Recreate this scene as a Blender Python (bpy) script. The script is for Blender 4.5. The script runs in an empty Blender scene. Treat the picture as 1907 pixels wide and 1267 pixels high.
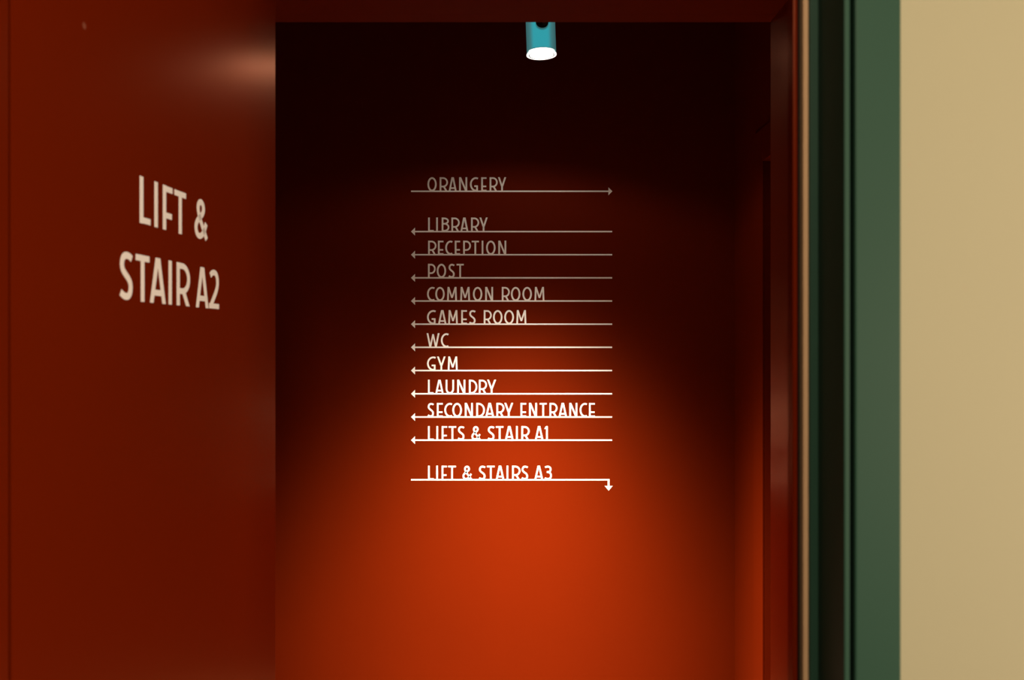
import bpy, bmesh, math
from mathutils import Vector, Matrix

S = bpy.context.scene
C = S.collection
PI = math.pi

# ------------------------------------------------------------------ camera, world, lights, exposure
F, CX, CY, H0 = 1700.0, 953.5, 645.0, 1.55       # focal length in pixels, vanishing point, eye height (m)
BEAM_ANGLE, BEAM_POWER = 26.8, 3.6
BACK = 4.0                                         # distance to the wall with the directory

def PX(x, d): return (x - CX) * d / F
def PZ(y, d): return H0 + (CY - y) * d / F

cam_d = bpy.data.cameras.new('camera')
cam = bpy.data.objects.new('camera', cam_d)
C.objects.link(cam)
cam.location = (0, 0, H0)
cam.rotation_euler = (PI / 2, 0, 0)
cam_d.sensor_width = 36.0
cam_d.lens = F / 1907.0 * 36.0
cam_d.shift_y = (CY - 633.5) / 1907.0
cam_d.clip_start = 0.02
cam_d.dof.use_dof = True
cam_d.dof.focus_distance = BACK
cam_d.dof.aperture_fstop = 6.0
S.camera = cam

w = bpy.data.worlds.new('world')
S.world = w
w.use_nodes = True
w.node_tree.nodes['Background'].inputs[0].default_value = (0.9, 0.8, 0.6, 1)
w.node_tree.nodes['Background'].inputs[1].default_value = 0.004

S.view_settings.view_transform = 'Standard'
S.view_settings.look = 'None'
S.view_settings.gamma = 1.0
S.view_settings.exposure = 0.0
S.view_settings.use_curve_mapping = False

def area_light(name, loc, target, sx, sy, power, col):
    d = bpy.data.lights.new(name, 'AREA')
    d.shape = 'RECTANGLE'; d.size = sx; d.size_y = sy
    d.energy = power; d.color = col
    o = bpy.data.objects.new(name, d)
    C.objects.link(o)
    o.location = loc
    o.rotation_euler = (Vector(target) - Vector(loc)).to_track_quat('-Z', 'Y').to_euler()
    return o

WARM = (1.0, 0.78, 0.57)
# the corridor's unseen lights behind the camera: one added low at the right, one overhead
area_light('corridor_light', (2.3, -1.2, 1.4), (-0.2, 1.4, 1.5), 0.7, 0.7, 105, WARM)  # added at eye level so that the cream wall dims towards its top
area_light('corridor_light', (0.12, -1.2, 2.83), (0.2, 1.1, 1.3), 0.3, 0.3, 38, WARM)

LX, LY, LZ = PX(1008.5, 3.25), 3.25, PZ(102, 3.25)   # centre of the spot lamp's mouth
def spot_light(name, power, ang, blend, rad, col, tilt=0.0, roll=0.0):
    d = bpy.data.lights.new(name, 'SPOT')
    d.energy = power; d.spot_size = math.radians(ang); d.spot_blend = blend
    d.shadow_soft_size = rad; d.color = col
    o = bpy.data.objects.new(name, d)
    C.objects.link(o)
    o.location = (LX, LY, LZ - 0.001)
    o.rotation_euler = (tilt, roll, 0)
    return o
beam = spot_light('spot_beam', 4050, 150, 0.3, 0.012, (1.0, 0.88, 0.72), 0, math.radians(3.5))
# the lamp's photometric profile: a soft beam whose intensity falls off with the angle from its axis
beam.data.use_nodes = True
_nt = beam.data.node_tree
_em = next(n for n in _nt.nodes if n.type == 'EMISSION')
_tc = _nt.nodes.new('ShaderNodeTexCoord')
_sx = _nt.nodes.new('ShaderNodeSeparateXYZ'); _nt.links.new(_tc.outputs['Normal'], _sx.inputs[0])
def _m(op, a, b=None):
    n = _nt.nodes.new('ShaderNodeMath'); n.operation = op
    for i, v in enumerate((a, b)):
        if v is None: continue
        if isinstance(v, (int, float)): n.inputs[i].default_value = v
        else: _nt.links.new(v, n.inputs[i])
    return n.outputs[0]
_th = _m('ARCCOSINE', _m('MINIMUM', _m('ABSOLUTE', _sx.outputs['Z']), 1.0))
_q = _m('DIVIDE', _th, math.radians(BEAM_ANGLE))
_g = _m('EXPONENT', _m('MULTIPLY', _m('POWER', _q, BEAM_POWER), -1.0))
_nt.links.new(_m('ADD', _g, 0.0034), _em.inputs['Strength'])

# ------------------------------------------------------------------ materials
def new_mat(name):
    m = bpy.data.materials.new(name)
    m.use_nodes = True
    nt = m.node_tree
    return m, nt, nt.nodes['Principled BSDF']

def paint(name, col, rough, bump=0.05, scale=350.0, var=0.06, spec=0.5, marks=(), mark_col=(0.5, 0.3, 0.2), tint=None):
    """Painted surface: a fine roller texture, a little unevenness and optional small scuffs."""
    m, nt, b = new_mat(name)
    N, L = nt.nodes, nt.links
    geo = N.new('ShaderNodeNewGeometry')
    n1 = N.new('ShaderNodeTexNoise'); n1.inputs['Scale'].default_value = 2.3; n1.inputs['Detail'].default_value = 3
    L.new(geo.outputs['Position'], n1.inputs['Vector'])
    mx = N.new('ShaderNodeMix'); mx.data_type = 'RGBA'
    mx.inputs[6].default_value = tuple(c * (1 - var) for c in col) + (1,)
    mx.inputs[7].default_value = tuple(min(1, c * (1 + var)) for c in col) + (1,)
    L.new(n1.outputs['Fac'], mx.inputs[0])
    out = mx.outputs[2]
    for (p, r, k) in marks:
        dist = N.new('ShaderNodeVectorMath'); dist.operation = 'DISTANCE'
        dist.inputs[1].default_value = p
        L.new(geo.outputs['Position'], dist.inputs[0])
        mr = N.new('ShaderNodeMapRange')
        mr.inputs['From Min'].default_value = r * 0.4; mr.inputs['From Max'].default_value = r
        mr.inputs['To Min'].default_value = k; mr.inputs['To Max'].default_value = 0.0
        L.new(dist.outputs['Value'], mr.inputs['Value'])
        m2 = N.new('ShaderNodeMix'); m2.data_type = 'RGBA'
        m2.inputs[7].default_value = tuple(mark_col) + (1,)
        L.new(mr.outputs['Result'], m2.inputs[0]); L.new(out, m2.inputs[6])
        out = m2.outputs[2]
    L.new(out, b.inputs['Base Color'])
    b.inputs['Roughness'].default_value = rough
    b.inputs['Specular IOR Level'].default_value = spec
    if tint:                                       # a tinted varnish over the paint
        gl = N.new('ShaderNodeBsdfGlossy'); gl.inputs['Color'].default_value = tuple(tint) + (1,); gl.inputs['Roughness'].default_value = rough
        fr = N.new('ShaderNodeFresnel'); fr.inputs['IOR'].default_value = 1.4
        ml = N.new('ShaderNodeMath'); ml.operation = 'MULTIPLY'; ml.inputs[1].default_value = 0.65
        mi = N.new('ShaderNodeMixShader')
        L.new(fr.outputs[0], ml.inputs[0]); L.new(ml.outputs[0], mi.inputs[0])
        L.new(b.outputs[0], mi.inputs[1]); L.new(gl.outputs[0], mi.inputs[2])
        L.new(mi.outputs[0], N['Material Output'].inputs['Surface'])
    if bump:
        n2 = N.new('ShaderNodeTexNoise'); n2.inputs['Scale'].default_value = scale; n2.inputs['Detail'].default_value = 2
        L.new(geo.outputs['Position'], n2.inputs['Vector'])
        bp = N.new('ShaderNodeBump'); bp.inputs['Strength'].default_value = bump; bp.inputs['Distance'].default_value = 0.001
        L.new(n2.outputs['Fac'], bp.inputs['Height'])
        L.new(bp.outputs['Normal'], b.inputs['Normal'])
    return m

def emit(name, col, strength):
    m, nt, b = new_mat(name)
    b.inputs['Base Color'].default_value = (0.8, 0.8, 0.8, 1)
    b.inputs['Emission Color'].default_value = tuple(col) + (1,)
    b.inputs['Emission Strength'].default_value = strength
    return m

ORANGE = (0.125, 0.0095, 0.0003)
LEAF_X0, LEAF_TAN = 0.678, 0.0803                  # the open leaf lies in the plane X = -LEAF_X0 + LEAF_TAN * Y
def leaf_y(x): return F * LEAF_X0 / (CX + LEAF_TAN * F - x)
def leaf_pt(x, y):
    d = leaf_y(x)
    return (PX(x, d), d, PZ(y, d))

M = {}
M['wall_orange'] = paint('orange_wall_paint', tuple(c * .8 for c in ORANGE), 0.6, 0.04, 400, spec=0.02)
M['leaf_orange'] = paint('orange_door_paint', ORANGE, 0.27, 0.012, 500, spec=0.0, tint=(0.95, 0.40, 0.24), marks=[(leaf_pt(157, 48), 0.006, 0.5)], mark_col=(0.3, 0.12, 0.08))
M['orange_gloss'] = paint('orange_gloss_paint', ORANGE, 0.28, 0.012, 500, spec=0.0, tint=(0.95, 0.40, 0.24))
M['cream'] = paint('cream_wall_paint', (0.285, 0.272, 0.172), 0.7, 0.06, 260, 0.03,
                   marks=[((PX(1693, 1.018), 1.018, PZ(307, 1.018)), 0.0030, 0.35), ((PX(1808, 1.018), 1.018, PZ(262, 1.018)), 0.0028, 0.25),
                          ((PX(1797, 1.018), 1.018, PZ(536, 1.018)), 0.005, 0.12)], mark_col=(0.3, 0.24, 0.15))
M['green'] = paint('green_gloss_paint', (0.019, 0.055, 0.037), 0.5, 0.03, 300, 0.05, spec=0.12)
M['tan'] = paint('tan_brush_pile', (0.55, 0.36, 0.20), 0.8, 0.2, 900)
M['gap'] = paint('gap_black', (0.004, 0.0035, 0.003), 0.7, 0.0, spec=0.05)  # near-black filling for the narrow gaps
M['vinyl'] = paint('white_vinyl', (0.88, 0.86, 0.84), 0.5, 0.0, var=0.0)
M['floor'] = paint('dark_vinyl_floor', (0.10, 0.065, 0.04), 0.6, 0.05, 200)
M['corridor_floor'] = paint('brown_carpet', (0.10, 0.07, 0.045), 0.9, 0.3, 500)
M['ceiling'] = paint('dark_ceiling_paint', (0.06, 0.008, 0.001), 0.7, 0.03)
M['corridor_ceiling'] = paint('cream_ceiling_paint', (0.6, 0.55, 0.42), 0.8, 0.03)
M['metal'] = paint('brushed_steel', (0.35, 0.34, 0.32), 0.35, 0.0); M['metal'].node_tree.nodes['Principled BSDF'].inputs['Metallic'].default_value = 1
M['dark_metal'] = paint('dark_lamp_metal', (0.02, 0.018, 0.016), 0.5, 0.0)
M['lens'] = emit('lamp_lens_glow', (1.0, 0.88, 0.74), 23.0)
M['rim'] = emit('lamp_rim_glow', (1.0, 0.95, 0.86), 3.0)
M['core'] = emit('teal_lamp_glow', (0.0, 0.225, 0.255), 1.0)
M['core'].node_tree.nodes['Principled BSDF'].inputs['Base Color'].default_value = (0.02, 0.30, 0.33, 1)
def frosted():
    m = bpy.data.materials.new('frosted_glass_glow'); m.use_nodes = True
    nt = m.node_tree; nt.nodes.clear()
    out = nt.nodes.new('ShaderNodeOutputMaterial'); add = nt.nodes.new('ShaderNodeAddShader')
    g = nt.nodes.new('ShaderNodeBsdfRefraction'); g.inputs['Color'].default_value = (0.85, 0.97, 1, 1)
    g.inputs['Roughness'].default_value = 0.42; g.inputs['IOR'].default_value = 1.4
    e = nt.nodes.new('ShaderNodeEmission'); e.inputs['Color'].default_value = (0.016, 0.046, 0.046, 1)  # faint grey glow added to pale the tube's edges
    nt.links.new(g.outputs[0], add.inputs[0]); nt.links.new(e.outputs[0], add.inputs[1]); nt.links.new(add.outputs[0], out.inputs[0])
    return m
M['shade'] = frosted()

# ------------------------------------------------------------------ mesh helpers
def link(name, bm, mat, parent=None, smooth=False):
    bmesh.ops.recalc_face_normals(bm, faces=bm.faces)
    me = bpy.data.meshes.new(name)
    bm.to_mesh(me); bm.free()
    me.materials.append(mat)
    if smooth:
        for p in me.polygons: p.use_smooth = True
    o = bpy.data.objects.new(name, me)
    C.objects.link(o)
    if parent: o.parent = parent
    return o

def empty(name, loc, rz=0.0):
    o = bpy.data.objects.new(name, None)
    o.empty_display_size = 0.05
    C.objects.link(o)
    o.location = loc; o.rotation_euler = (0, 0, rz)
    return o

def tag(o, label=None, cat=None, group=None, kind=None):
    if label: o['label'] = label
    if cat: o['category'] = cat
    if group: o['group'] = group
    if kind: o['kind'] = kind
    return o

def struct(name, bm, mat, label, cat, smooth=False):
    return tag(link(name, bm, mat, None, smooth), label, cat, None, 'structure')

def add_box(bm, x0, x1, y0, y1, z0, z1, bev=0.0):
    r = bmesh.ops.create_cube(bm, size=1.0)
    vs = r['verts']
    for v in vs:
        v.co = Vector((x0 + (v.co.x + .5) * (x1 - x0), y0 + (v.co.y + .5) * (y1 - y0), z0 + (v.co.z + .5) * (z1 - z0)))
    if bev:
        es = list({e for v in vs for e in v.link_edges})
        bmesh.ops.bevel(bm, geom=es, offset=bev, segments=3, profile=0.5, affect='EDGES')

def box(x0, x1, y0, y1, z0, z1, bev=0.0):
    bm = bmesh.new()
    add_box(bm, x0, x1, y0, y1, z0, z1, bev)
    return bm

def add_lathe(bm, prof, n=64, close=False):
    rings = []
    for r, z in prof:
        rings.append([bm.verts.new((r * math.cos(2 * PI * k / n), r * math.sin(2 * PI * k / n), z)) for k in range(n)])
    pairs = list(zip(rings[:-1], rings[1:]))
    if close: pairs.append((rings[-1], rings[0]))
    for a, b in pairs:
        for k in range(n):
            bm.faces.new((a[k], a[(k + 1) % n], b[(k + 1) % n], b[k]))
    if not close:
        bm.faces.new(rings[0]); bm.faces.new(rings[-1])

# ------------------------------------------------------------------ the setting
TOP, DEEP = 3.05, 3.12
SOFF_Y = 2.30
SOFF_Z = PZ(42, SOFF_Y)
PIER_X = PX(1434, SOFF_Y)
DEEP_X = PX(1368.5, BACK)
LEFT_X = -1.30
HEAD_Z = 2.335

struct('wall_back', box(LEFT_X - .1, DEEP_X + .1, BACK, BACK + .1, 0, DEEP + .1), M['wall_orange'],
       'orange-red painted back wall carrying the white directory lines', 'wall')
struct('wall_left', box(LEFT_X - .1, LEFT_X, 1.16, BACK, 0, DEEP + .1), M['wall_orange'],
       'orange lobby side wall behind the open door leaf', 'wall')
# near part of the right side wall, under the low ceiling
bm = bmesh.new()
vs = [(PIER_X, 1.20), (DEEP_X + .1, 1.20), (DEEP_X + .1, SOFF_Y), (PIER_X, SOFF_Y)]
b0 = [bm.verts.new((x, y, 0)) for x, y in vs]; b1 = [bm.verts.new((x, y, SOFF_Z)) for x, y in vs]
bm.faces.new(b0[::-1]); bm.faces.new(b1)
for k in range(4): bm.faces.new((b0[k], b0[(k + 1) % 4], b1[(k + 1) % 4], b1[k]))
e = [e for e in bm.edges if abs(e.verts[0].co.x - PIER_X) < 1e-6 and abs(e.verts[0].co.y - SOFF_Y) < 1e-6 and abs(e.verts[1].co.y - SOFF_Y) < 1e-6 and abs(e.verts[1].co.x - PIER_X) < 1e-6]
bmesh.ops.bevel(bm, geom=e, offset=0.006, segments=3, profile=0.5, affect='EDGES')
struct('wall_right', bm, M['orange_gloss'], 'glossy orange side wall just inside the doorway on the right', 'wall')
# deep part of the right side wall, with a door opening
DO0, DO1 = 2.55, 1700 * DEEP_X / (1423.5 - CX)
DOZ = PZ(300, DO1)
bm = bmesh.new()
add_box(bm, DEEP_X, DEEP_X + .12, DO1, BACK, 0, DEEP + .1)
add_box(bm, DEEP_X, DEEP_X + .12, SOFF_Y, DO0, 0, DEEP + .1)
add_box(bm, DEEP_X, DEEP_X + .12, DO0, DO1, DOZ, DEEP + .1)
struct('wall_right_deep', bm, M['wall_orange'], 'orange side wall lit at the far right corner of the lobby', 'wall')
A1 = 1700 * DEEP_X / (1407 - CX)
bm = bmesh.new()
add_box(bm, DEEP_X - .008, DEEP_X, DO1, A1, 0, DOZ + (A1 - DO1), 0.002)
add_box(bm, DEEP_X - .008, DEEP_X, DO0 - .1, DO1, DOZ, DOZ + (A1 - DO1), 0.002)
struct('trim_1', bm, M['wall_orange'], 'flat orange door surround on the far right side wall', 'trim')
d2 = tag(empty('door_2', (DEEP_X + .09, DO1, 0)), 'dark door set into the far right side wall', 'door', None, 'structure')
o = link('door_panel', box(0, .03, DO0 - DO1 + .004, -.004, .005, DOZ - .004, .002), M['orange_gloss'], d2)

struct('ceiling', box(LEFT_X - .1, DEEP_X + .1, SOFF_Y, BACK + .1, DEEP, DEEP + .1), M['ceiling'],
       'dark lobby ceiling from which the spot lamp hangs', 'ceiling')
struct('ceiling_low', box(LEFT_X, DEEP_X + .1, 1.20, SOFF_Y - .06, SOFF_Z, SOFF_Z + .12), M['wall_orange'],
       'low orange ceiling just inside the doorway', 'ceiling')
struct('trim_2', box(LEFT_X, DEEP_X, SOFF_Y - .06, SOFF_Y, SOFF_Z, DEEP + .1, .003), M['wall_orange'],
       'edge of the low orange ceiling in front of the lamp', 'trim')
struct('floor', box(LEFT_X - .1, DEEP_X + .1, 1.06, BACK + .1, -.1, 0), M['floor'], 'dark lobby floor', 'floor')
struct('floor_corridor', box(-3.0, 3.2, -2.2, 1.06, -.1, 0), M['corridor_floor'], 'brown corridor floor', 'floor')

# the cream corridor wall with the doorway in it
WY = 1.018
OPL, OPR = -0.62, 0.405
bm = bmesh.new()
add_box(bm, OPR, 3.2, WY, 1.15, 0, TOP)
add_box(bm, -3.0, OPL, WY, 1.15, 0, TOP)
add_box(bm, OPL, OPR, WY, 1.15, HEAD_Z + .03, TOP)
struct('wall_front', bm, M['cream'], 'cream painted corridor wall to the right of the green door surround', 'wall')
struct('ceiling_corridor', box(-3.0, 3.2, -2.2, 1.15, TOP, TOP + .1), M['corridor_ceiling'], 'pale corridor ceiling', 'ceiling')

# right side of the door frame, from the corridor inwards
AX0, AX1 = PX(1592, 1.0), PX(1678.5, 1.0)
struct('trim_3', box(AX0, AX1, 1.0, WY + .01, 0, HEAD_Z + .06, .0025), M['green'],
       'flat dark green door surround beside the cream wall', 'trim')
JX = PX(1572, 1.004)
j = struct('trim_4', box(JX, AX0 - .0038, 1.004, 1.09, 0, HEAD_Z, .0015), M['green'],
           'dark green door jamb between the door surround and the tan strip', 'trim')
link('jamb_back', box(AX0 - .0045, OPR + .002, 1.02, 1.13, 0, HEAD_Z), M['gap'], j)  # near-black backing stands in for the shade inside the gap
SX = PX(1508, 1.09)
link('door_stop', box(SX, JX + .006, 1.09, 1.104, 0, HEAD_Z, .001), M['green'], j)
TX = PX(1496, 1.096)
o = link('brush_strip', box(TX, SX + .002, 1.096, 1.112, 0, HEAD_Z, .001), M['tan'], j); o['label'] = 'tan brush strip'
LPX0, LPX1 = PX(1477, 1.10), PX(1485.5, 1.10)
o = link('gap_strip', box(LPX1 - .0005, SX + .03, 1.1105, 1.128, 0, HEAD_Z), M['gap'], j); o['label'] = 'black strip behind the gap'  # near-black block filling the back of the gap
bm = box(LPX0, LPX1, 1.10, 1.110, 0, HEAD_Z, .0015)
add_box(bm, LPX0 + .002, LPX1 - .0008, 1.1095, 1.128, 0, HEAD_Z)
struct('trim_5', bm, M['orange_gloss'], 'narrow orange door lining beside the black strip', 'trim')
# left side and head of the frame
LJX = -0.590
bm = bmesh.new()
add_box(bm, OPL + .002, LJX, 1.004, 1.069, 0, HEAD_Z)
struct('trim_6', bm, M['orange_gloss'], 'orange door jamb at the hinge side of the open door', 'trim')
struct('trim_7', box(OPL, JX, 1.004, 1.10, HEAD_Z, HEAD_Z + .04, .002), M['green'], 'green door head above the doorway', 'trim')
struct('trim_8', box(-0.67, -0.605, 1.0, WY, 0, HEAD_Z + .06, .0025), M['green'], 'green door surround on the hinge side', 'trim')

# ------------------------------------------------------------------ the open door leaf
HY = leaf_y(22.5)
hinge = Vector((PX(22.5, HY), HY, 0))
A = math.atan(LEAF_TAN)
ROT = PI / 2 - A
LEN = (leaf_y(513.5) - HY) / math.cos(A)
d1 = tag(empty('door_1', hinge, ROT), 'tall orange door leaf standing open on the left with white lettering', 'door', None, 'structure')
bm = box(0, LEN, 0, .046, .006, HEAD_Z - .008)
bmesh.ops.bevel(bm, geom=[e for e in bm.edges if all(abs(v.co.x - LEN) < 1e-6 for v in e.verts)], offset=.0025, segments=3, profile=.5, affect='EDGES')
link('door_leaf', bm, M['leaf_orange'], d1)
for z in (0.25, 1.15, 2.08):
    bm = bmesh.new(); add_lathe(bm, [(.006, 0), (.0065, .002), (.0065, .098), (.006, .1)], 20)
    h = link('hinge', bm, M['metal'], d1, False); h.location = (-.004, .038, z); h['label'] = 'steel hinge'

# ------------------------------------------------------------------ lettering
def bez(p0, p1, p2, p3, n=10):
    out = []
    for k in range(n + 1):
        t = k / n; u = 1 - t
        out.append((u**3*p0[0] + 3*u*u*t*p1[0] + 3*u*t*t*p2[0] + t**3*p3[0],
                    u**3*p0[1] + 3*u*u*t*p1[1] + 3*u*t*t*p2[1] + t**3*p3[1]))
    return out

def path(*segs):
    pts = []
    for s in segs:
        q = bez(*s) if len(s) == 4 else list(s)
        if pts and abs(pts[-1][0] - q[0][0]) + abs(pts[-1][1] - q[0][1]) < 1e-9: q = q[1:]
        pts += q
    return pts

def arc(cx, cy, rx, ry, a0, a1, n=28):
    return [(cx + rx * math.cos(math.radians(a0 + (a1 - a0) * k / n)), cy + ry * math.sin(math.radians(a0 + (a1 - a0) * k / n))) for k in range(n + 1)]

def ribbon(pts, s, closed=False):
    """The two sides of a stroke of width s along pts, mitred."""
    n = len(pts); L, R = [], []
    for i in range(n):
        if closed: a, b, c = pts[i - 1], pts[i], pts[(i + 1) % n]
        else: a, b, c = pts[max(i - 1, 0)], pts[i], pts[min(i + 1, n - 1)]
        def nrm(p, q):
            dx, dy = q[0] - p[0], q[1] - p[1]; l = math.hypot(dx, dy)
            return None if l < 1e-12 else (-dy / l, dx / l)
        n1, n2 = nrm(a, b), nrm(b, c)
        n1 = n1 or n2; n2 = n2 or n1
        mx, my = n1[0] + n2[0], n1[1] + n2[1]; ml = math.hypot(mx, my)
        mx, my = mx / ml, my / ml
        k = min(1.0 / max(mx * n1[0] + my * n1[1], 0.35), 1.8) * s / 2
        L.append((b[0] + mx * k, b[1] + my * k)); R.append((b[0] - mx * k, b[1] - my * k))
    return L, R, closed

def glyph(ch, w, H, s):
    """Strokes of one capital of a narrow, low-waisted deco alphabet; each stroke is (left side, right side, closed)."""
    h = s / 2
    def rect(x0, x1, y0, y1): return ([(x0, y0), (x1, y0)], [(x0, y1), (x1, y1)], False)
    def vb(x): return rect(x, x + s, 0, H)
    def hb(yc, x0, x1): return rect(x0, x1, yc - s * .46, yc + s * .46)
    def dg(xb, y0, xt, y1, k=1.0):
        q = s * k * math.hypot(xt - xb, y1 - y0) / abs(y1 - y0) / 2
        return ([(xb - q, y0), (xt - q, y1)], [(xb + q, y0), (xt + q, y1)], False)
    def bowl(y0, y1, xr, f=.38):
        xc = h + (xr - h) * f
        return ribbon([(h, y1)] + arc(xc, (y0 + y1) / 2, xr - h - (xc - h), (y1 - y0) / 2, 90, -90, 22) + [(h, y0)], s * .95)
    q = s * .53
    if ch == 'I': return [vb(w / 2 - h)]
    if ch == 'L': return [vb(0), hb(h, s * .5, w)]
    if ch == 'T': return [hb(H - h, 0, w), rect(w / 2 - h, w / 2 + h, 0, H - h)]
    if ch == 'E': return [vb(0), hb(H - h, s * .5, w), hb(h, s * .5, w), hb(H * .35, s * .5, w * .95)]
    if ch == 'F': return [vb(0), hb(H - h, s * .5, w), hb(H * .33, s * .5, w * .93)]
    if ch == 'O': return [ribbon(arc(w / 2, H / 2, w / 2 - h, H / 2 - h, 0, 351, 39), s, True)]
    if ch in 'CG':
        rx = (w - h) / 1.42
        top = arc(h + rx, H / 2, rx, H / 2 - h, 65, 180, 20)
        if ch == 'C': return [ribbon(top + arc(h + rx, H / 2, rx, H / 2 - h, 180, 295, 20)[1:], s)]
        xe = w - h
        return [ribbon(top + arc(h + rx, H / 2, rx, H / 2 - h, 180, 275, 18)[1:] + [(xe, h * 1.05)], s), rect(w - s, w, 0, H * .42), hb(H * .37, w * .54, w - s * .5)]
    if ch == 'D': return [vb(0), bowl(h, H - h, w, .22)]
    if ch == 'P': return [vb(0), bowl(H * .34, H - h, w)]
    if ch == 'R': return [vb(0), bowl(H * .34, H - h, w * .95), dg(w - q, 0, w * .48, H * .38)]
    if ch == 'B': return [vb(0), bowl(H * .56, H - h, w * .92, .3), bowl(h, H * .56, w, .3)]
    if ch == 'N': return [vb(0), vb(w - s), dg(w - q * 1.15, 0, q * 1.15, H)]
    if ch == 'U': return [ribbon([(h, H), (h, H * .36)] + arc(w / 2, H * .36, w / 2 - h, H * .36 - h, 180, 360, 22)[1:] + [(w - h, H)], s)]
    if ch == 'A': return [dg(q, 0, w / 2 - s * .18, H), dg(w - q, 0, w / 2 + s * .18, H), hb(H * .23, w * .2, w * .8)]
    if ch == 'Y': return [dg(w / 2 - s * .12, H * .36, q, H), dg(w / 2 + s * .12, H * .36, w - q, H), rect(w / 2 - h, w / 2 + h, 0, H * .46)]
    if ch == 'W': return [dg(w * .29, 0, q, H), dg(w * .29, 0, w * .5, H * .94, .9), dg(w * .71, 0, w * .5, H * .94, .9), dg(w * .71, 0, w - q, H)]
    if ch == 'M': return [dg(q, 0, w * .05 + q, H), dg(w - q, 0, w * .95 - q, H), dg(w * .5, H * .22, w * .06 + q, H, .9), dg(w * .5, H * .22, w * .94 - q, H, .9)]
    def n_(p): return (h + p[0] * (w - s), h + p[1] * (H - s))
    def P(*segs): return ribbon(path(*[tuple(n_(p) for p in sg) for sg in segs]), s)
    if ch == 'S': return [P(((1.08, .93), (.75, 1.02), (.06, 1.06), (.05, .76)), ((.05, .76), (.05, .52), (.98, .50), (.98, .24)), ((.98, .24), (.98, -.06), (.30, -.03), (-.08, .09)))]
    if ch == '1': return [vb(w - s), dg(q, H * .80, w - s * .6, H * .98)]
    if ch == '2': return [P(((.0, .90), (.30, 1.05), (1.0, 1.06), (.98, .70)), ((.98, .70), (.95, .45), (.40, .25), (.06, 0))), hb(h, 0, w)]
    if ch == '3': return [P(((.0, .93), (.40, 1.06), (.96, 1.0), (.94, .77)), ((.94, .77), (.92, .57), (.60, .56), (.28, .56))),
                          P(((.28, .56), (.70, .56), (1.0, .50), (1.0, .27)), ((1.0, .27), (1.0, -.02), (.42, -.05), (-.06, .08)))]
    if ch == '&': return [P(((1.02, -.03), (.80, .18), (.22, .56), (.20, .80)), ((.20, .80), (.20, 1.06), (.72, 1.06), (.72, .80)),
                            ((.72, .80), (.70, .58), (.0, .52), (.0, .24)), ((.0, .24), (.02, -.08), (.66, -.10), (.98, .42)))]
    raise ValueError(ch)

def fill_strokes(bm, strokes, t):
    """Vinyl of thickness t in the XZ plane; the back lies on y=0, the face towards -Y."""
    for i, (L, R, closed) in enumerate(strokes):
        f = -t - i * 0.00002
        n = len(L)
        lf = [bm.verts.new((x, f, z)) for x, z in L]; rf = [bm.verts.new((x, f, z)) for x, z in R]
        lb = [bm.verts.new((x, -.0001, z)) for x, z in L]; rb = [bm.verts.new((x, -.0001, z)) for x, z in R]
        for k in range(n if closed else n - 1):
            m = (k + 1) % n
            bm.faces.new((lf[k], lf[m], rf[m], rf[k])); bm.faces.new((lb[k], rb[k], rb[m], lb[m]))
            bm.faces.new((lf[k], lb[k], lb[m], lf[m])); bm.faces.new((rf[k], rf[m], rb[m], rb[k]))
        if not closed:
            bm.faces.new((lf[0], rf[0], rb[0], lb[0])); bm.faces.new((lf[-1], lb[-1], rb[-1], rf[-1]))

def letter(ch, u0, u1, v, H, s, parent, t=0.0006):
    bm = bmesh.new()
    fill_strokes(bm, glyph(ch, u1 - u0, H, s), t)
    o = link('letter', bm, M['vinyl'], parent)
    o.location = (u0, 0, v)
    return o

def prism(pts, t, name, parent):
    bm = bmesh.new()
    a = [bm.verts.new((x, -t, z)) for x, z in pts]; b = [bm.verts.new((x, -.0001, z)) for x, z in pts]
    bm.faces.new(a); bm.faces.new(b[::-1])
    n = len(pts)
    for k in range(n): bm.faces.new((a[k], b[k], b[(k + 1) % n], a[(k + 1) % n]))
    return link(name, bm, M['vinyl'], parent)

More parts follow.
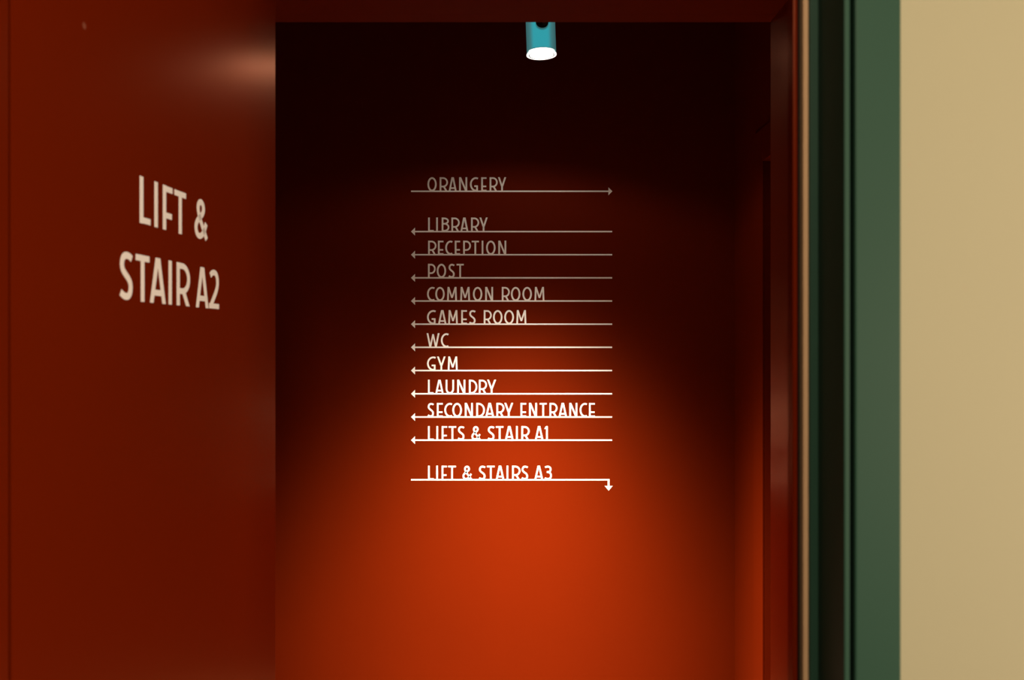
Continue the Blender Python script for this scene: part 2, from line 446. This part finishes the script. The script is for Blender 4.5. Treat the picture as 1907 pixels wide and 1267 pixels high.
K = BACK / F                                       # metres per pixel on the back wall
z1, z3 = 4.526, 4.54
def ex(scale, s): return [tuple(740 + float(v) / scale for v in p.split('-')) for p in s.split()]
rows = [
 ('ORANGERY', 356.4, 'right', [(760 + a / 7.92, 760 + b / 7.92) for a, b in ((285, 422), (465, 582), (597, 718), (752, 872), (912, 1030), (1078, 1157), (1202, 1315), (1325, 1447))], 'Orangery, topmost, arrow pointing right'),
 ('LIBRARY', 431.5, 'left', [(760 + a / 7.92, 760 + b / 7.92) for a, b in ((295, 378), (413, 440), (495, 597), (638, 755), (770, 890), (928, 1042), (1052, 1174))], 'Library, arrow pointing left, below the Orangery line'),
 ('RECEPTION', 474.6, 'left', [(760 + a / 7.92, 760 + b / 7.92) for a, b in ((295, 412), (440, 522), (548, 652), (688, 768), (812, 915), (938, 1045), (1085, 1110), (1150, 1290), (1330, 1448))], 'Reception, arrow pointing left'),
 ('POST', 517.7, 'left', ex(z1, '258-316 332-411 430-484 499-560'), 'Post, arrow pointing left'),
 ('COMMON ROOM', 560.8, 'left', ex(z1, '250-312 320-399 418-503 529-613 637-716 740-807 880-944 957-1037 1054-1134 1155-1240'), 'Common Room, arrow pointing left'),
 ('GAMES ROOM', 604.0, 'left', ex(z1, '250-322 342-415 428-510 538-587 604-660 728-792 806-886 901-983 1002-1088'), 'Games Room, arrow pointing left'),
 ('WC', 647.1, 'left', ex(z1, '246-356 367-430'), 'WC, arrow pointing left'),
 ('GYM', 690.4, 'left', ex(z1, '250-322 334-407 424-509'), 'Gym, arrow pointing left'),
 ('LAUNDRY', 733.7, 'left', ex(z1, '258-305 319-391 407-478 504-573 603-667 687-752 757-832'), 'Laundry, arrow pointing left'),
 ('SECONDARY ENTRANCE', 777.0, 'left', ex(z1, '254-309 333-383 396-460 464-544 569-637 665-731 741-816 835-898 902-976 1038-1086 1110-1177 1199-1259 1282-1346 1358-1431 1449-1517 1536-1597 1615-1665'), 'Secondary Entrance, arrow pointing left'),
 ('LIFTS & STAIR A1', 820.1, 'left', ex(z1, '258-306 328-345 374-420 432-496 509-566 624-703 761-819 831-894 906-981 999-1016 1045-1111 1158-1232 1239-1268'), 'Lifts & Stair A1, arrow pointing left'),
 ('LIFT & STAIRS A3', 893.9, 'down', ex(z3, '259-308 327-345 374-419 430-495 551-632 688-746 758-822 831-905 921-940 970-1037 1049-1106 1158-1233 1242-1306'), 'Lift & Stairs A3, lowest, arrow turning down'),
]
LT = 2.75 * K / 2                                  # half the thickness of an arrow's line
for text, y, arrow, ext, what in rows:
    z0, x0 = PZ(y, BACK), PX(765.4, BACK)
    r = tag(empty('direction_sign', (x0, BACK, z0)), 'white wall lettering reading ' + what, 'sign', 'white direction lines on the orange back wall')
    X = lambda px: PX(px, BACK) - x0
    for ch, (a, b) in zip(text.replace(' ', ''), ext):
        letter(ch, X(a), X(b), -.2 * K, 26.4 * K, 3.25 * K, r)
    hh = 7.4 * K
    if arrow == 'left':
        ln = prism([(X(772), -LT), (X(1140), -LT), (X(1140), LT), (X(772), LT)], .00045, 'arrow_line', r)
        prism([(X(765.4), 0), (X(772.9), -hh), (X(772.9), hh)], .0005, 'arrow_head', ln)
    elif arrow == 'right':
        ln = prism([(X(765.4), -LT), (X(1133.6), -LT), (X(1133.6), LT), (X(765.4), LT)], .00045, 'arrow_line', r)
        prism([(X(1140.4), 0), (X(1133), hh), (X(1133), -hh)], .0005, 'arrow_head', ln)
    else:
        xr0, xr1 = X(1131.6), X(1135.2)
        dz = -12.0 * K
        ln = prism([(X(765.4), -LT), (xr0, -LT), (xr0, dz), (xr1, dz), (xr1, LT), (X(765.4), LT)], .00045, 'arrow_line', r)
        prism([(X(1126), -11.4 * K), (X(1133.5), -20.4 * K), (X(1141), -11.4 * K)], .0005, 'arrow_head', ln)

def leaf_u(cx): return (leaf_y(200 + cx / 4.225) - HY) / math.cos(A)
sg = tag(empty('door_sign', hinge, ROT), 'large white lettering reading Lift & Stair A2 on the open orange door', 'sign')
for text, z, H, ext in (('LIFT&', 1.7378, .0717, ((254, 336), (364, 399), (436, 509), (527, 615), (686, 786))),
                        ('STAIRA2', 1.6180, .0717, ((95, 196), (222, 327), (334, 456), (477, 508), (545, 642), (696, 793), (800, 875)))):
    for ch, (a, b) in zip(text, ext):
        letter(ch, leaf_u(a), leaf_u(b), z, H, .0102, sg, .0008)

# ------------------------------------------------------------------ the spot lamp
R = 27.4 * LY / F
lamp = tag(empty('spot_lamp', (LX, LY, LZ)), 'small teal cylinder spot lamp glowing white at its mouth below the ceiling', 'lamp')
lamp.rotation_euler = (0, math.radians(-2.0), 0)
TL = 0.215
HOLE_Z = PZ(40, LY - R) - LZ
def tube_with_hole():
    bm = bmesh.new()
    n, t = 96, .004
    add_lathe(bm, [(R, .0), (R, TL - .006), (R - .006, TL), (R - .010, TL), (R - t - .004, TL - .006), (R - t, TL - .012), (R - t, .0)], n, True)
    me = bpy.data.meshes.new('tmp'); bmesh.ops.recalc_face_normals(bm, faces=bm.faces); bm.to_mesh(me); bm.free()
    a = bpy.data.objects.new('tmp_tube', me); C.objects.link(a)
    bm = bmesh.new()
    bmesh.ops.create_cone(bm, cap_ends=True, segments=40, radius1=.0222, radius2=.0222, depth=.08,
                          matrix=Matrix.Translation((.004, -R, HOLE_Z)) @ Matrix.Rotation(PI / 2, 4, 'X'))
    me2 = bpy.data.meshes.new('tmp2'); bm.to_mesh(me2); bm.free()
    c = bpy.data.objects.new('tmp_cut', me2); C.objects.link(c)
    md = a.modifiers.new('b', 'BOOLEAN'); md.operation = 'DIFFERENCE'; md.object = c; md.solver = 'EXACT'
    dg = bpy.context.evaluated_depsgraph_get(); dg.update()
    res = bpy.data.meshes.new_from_object(a.evaluated_get(dg))
    for o in (a, c): bpy.data.objects.remove(o)
    bm = bmesh.new(); bm.from_mesh(res)
    return bm
body = link('lamp_body', tube_with_hole(), M['shade'], lamp); body['label'] = 'frosted teal cylinder'
bm = bmesh.new(); add_lathe(bm, [(R * .62, .012), (R * .62, TL - .02)], 48)
link('glow_core', bm, M['core'], lamp)  # glowing core added to turn the middle of the tube teal
bm = bmesh.new(); add_lathe(bm, [(R - .006, .0105), (R - .006, .0125)], 48)
link('lens_light_block', bm, M['dark_metal'], lamp)  # unseen disc added to keep the lens's light out of the tube
bm = bmesh.new(); bmesh.ops.create_cone(bm, cap_ends=True, segments=36, radius1=.0218, radius2=.0218, depth=.030,
                                         matrix=Matrix.Translation((.004, -R + .020, HOLE_Z)) @ Matrix.Rotation(PI / 2, 4, 'X'))
o = link('hole_plug', bm, M['dark_metal'], lamp); o['label'] = 'dark round hole'  # dark plug stands in for the hole's shade and hides the core

bm = bmesh.new(); bmesh.ops.create_cone(bm, cap_ends=True, segments=28, radius1=.008, radius2=.008, depth=.012,
                                         matrix=Matrix.Translation((.013, -R + .003, HOLE_Z - .003)) @ Matrix.Rotation(PI / 2, 4, 'X'))
link('pivot_screw', bm, M['metal'], lamp)
bm = bmesh.new(); add_lathe(bm, [(R + .0006, -.002), (R + .0006, .0015), (R - .004, .0035), (R * .87, .0035), (R * .87, -.002)], 64, True)
o = link('lamp_rim', bm, M['rim'], lamp); o['label'] = 'bright white rim'
bm = bmesh.new(); add_lathe(bm, [(R * .83, .0012), (R * .83, .006), (R - .014, .010)], 64)
bm2 = bmesh.new(); add_lathe(bm2, [(R * .80, -.0024), (R * .875, -.0024), (R * .875, -.0012), (R * .80, -.0012)], 64, True)
link('lens_gap_ring', bm2, M['gap'], lamp)  # dark ring added to draw the gap between lens and rim
o = link('lamp_lens', bm, M['lens'], lamp); o['label'] = 'glowing white lens'
bm = bmesh.new(); add_lathe(bm, [(.011, TL - .002), (.011, DEEP - LZ - .012), (.045, DEEP - LZ - .012), (.045, DEEP - LZ)], 32)
link('ceiling_mount', bm, M['dark_metal'], lamp)
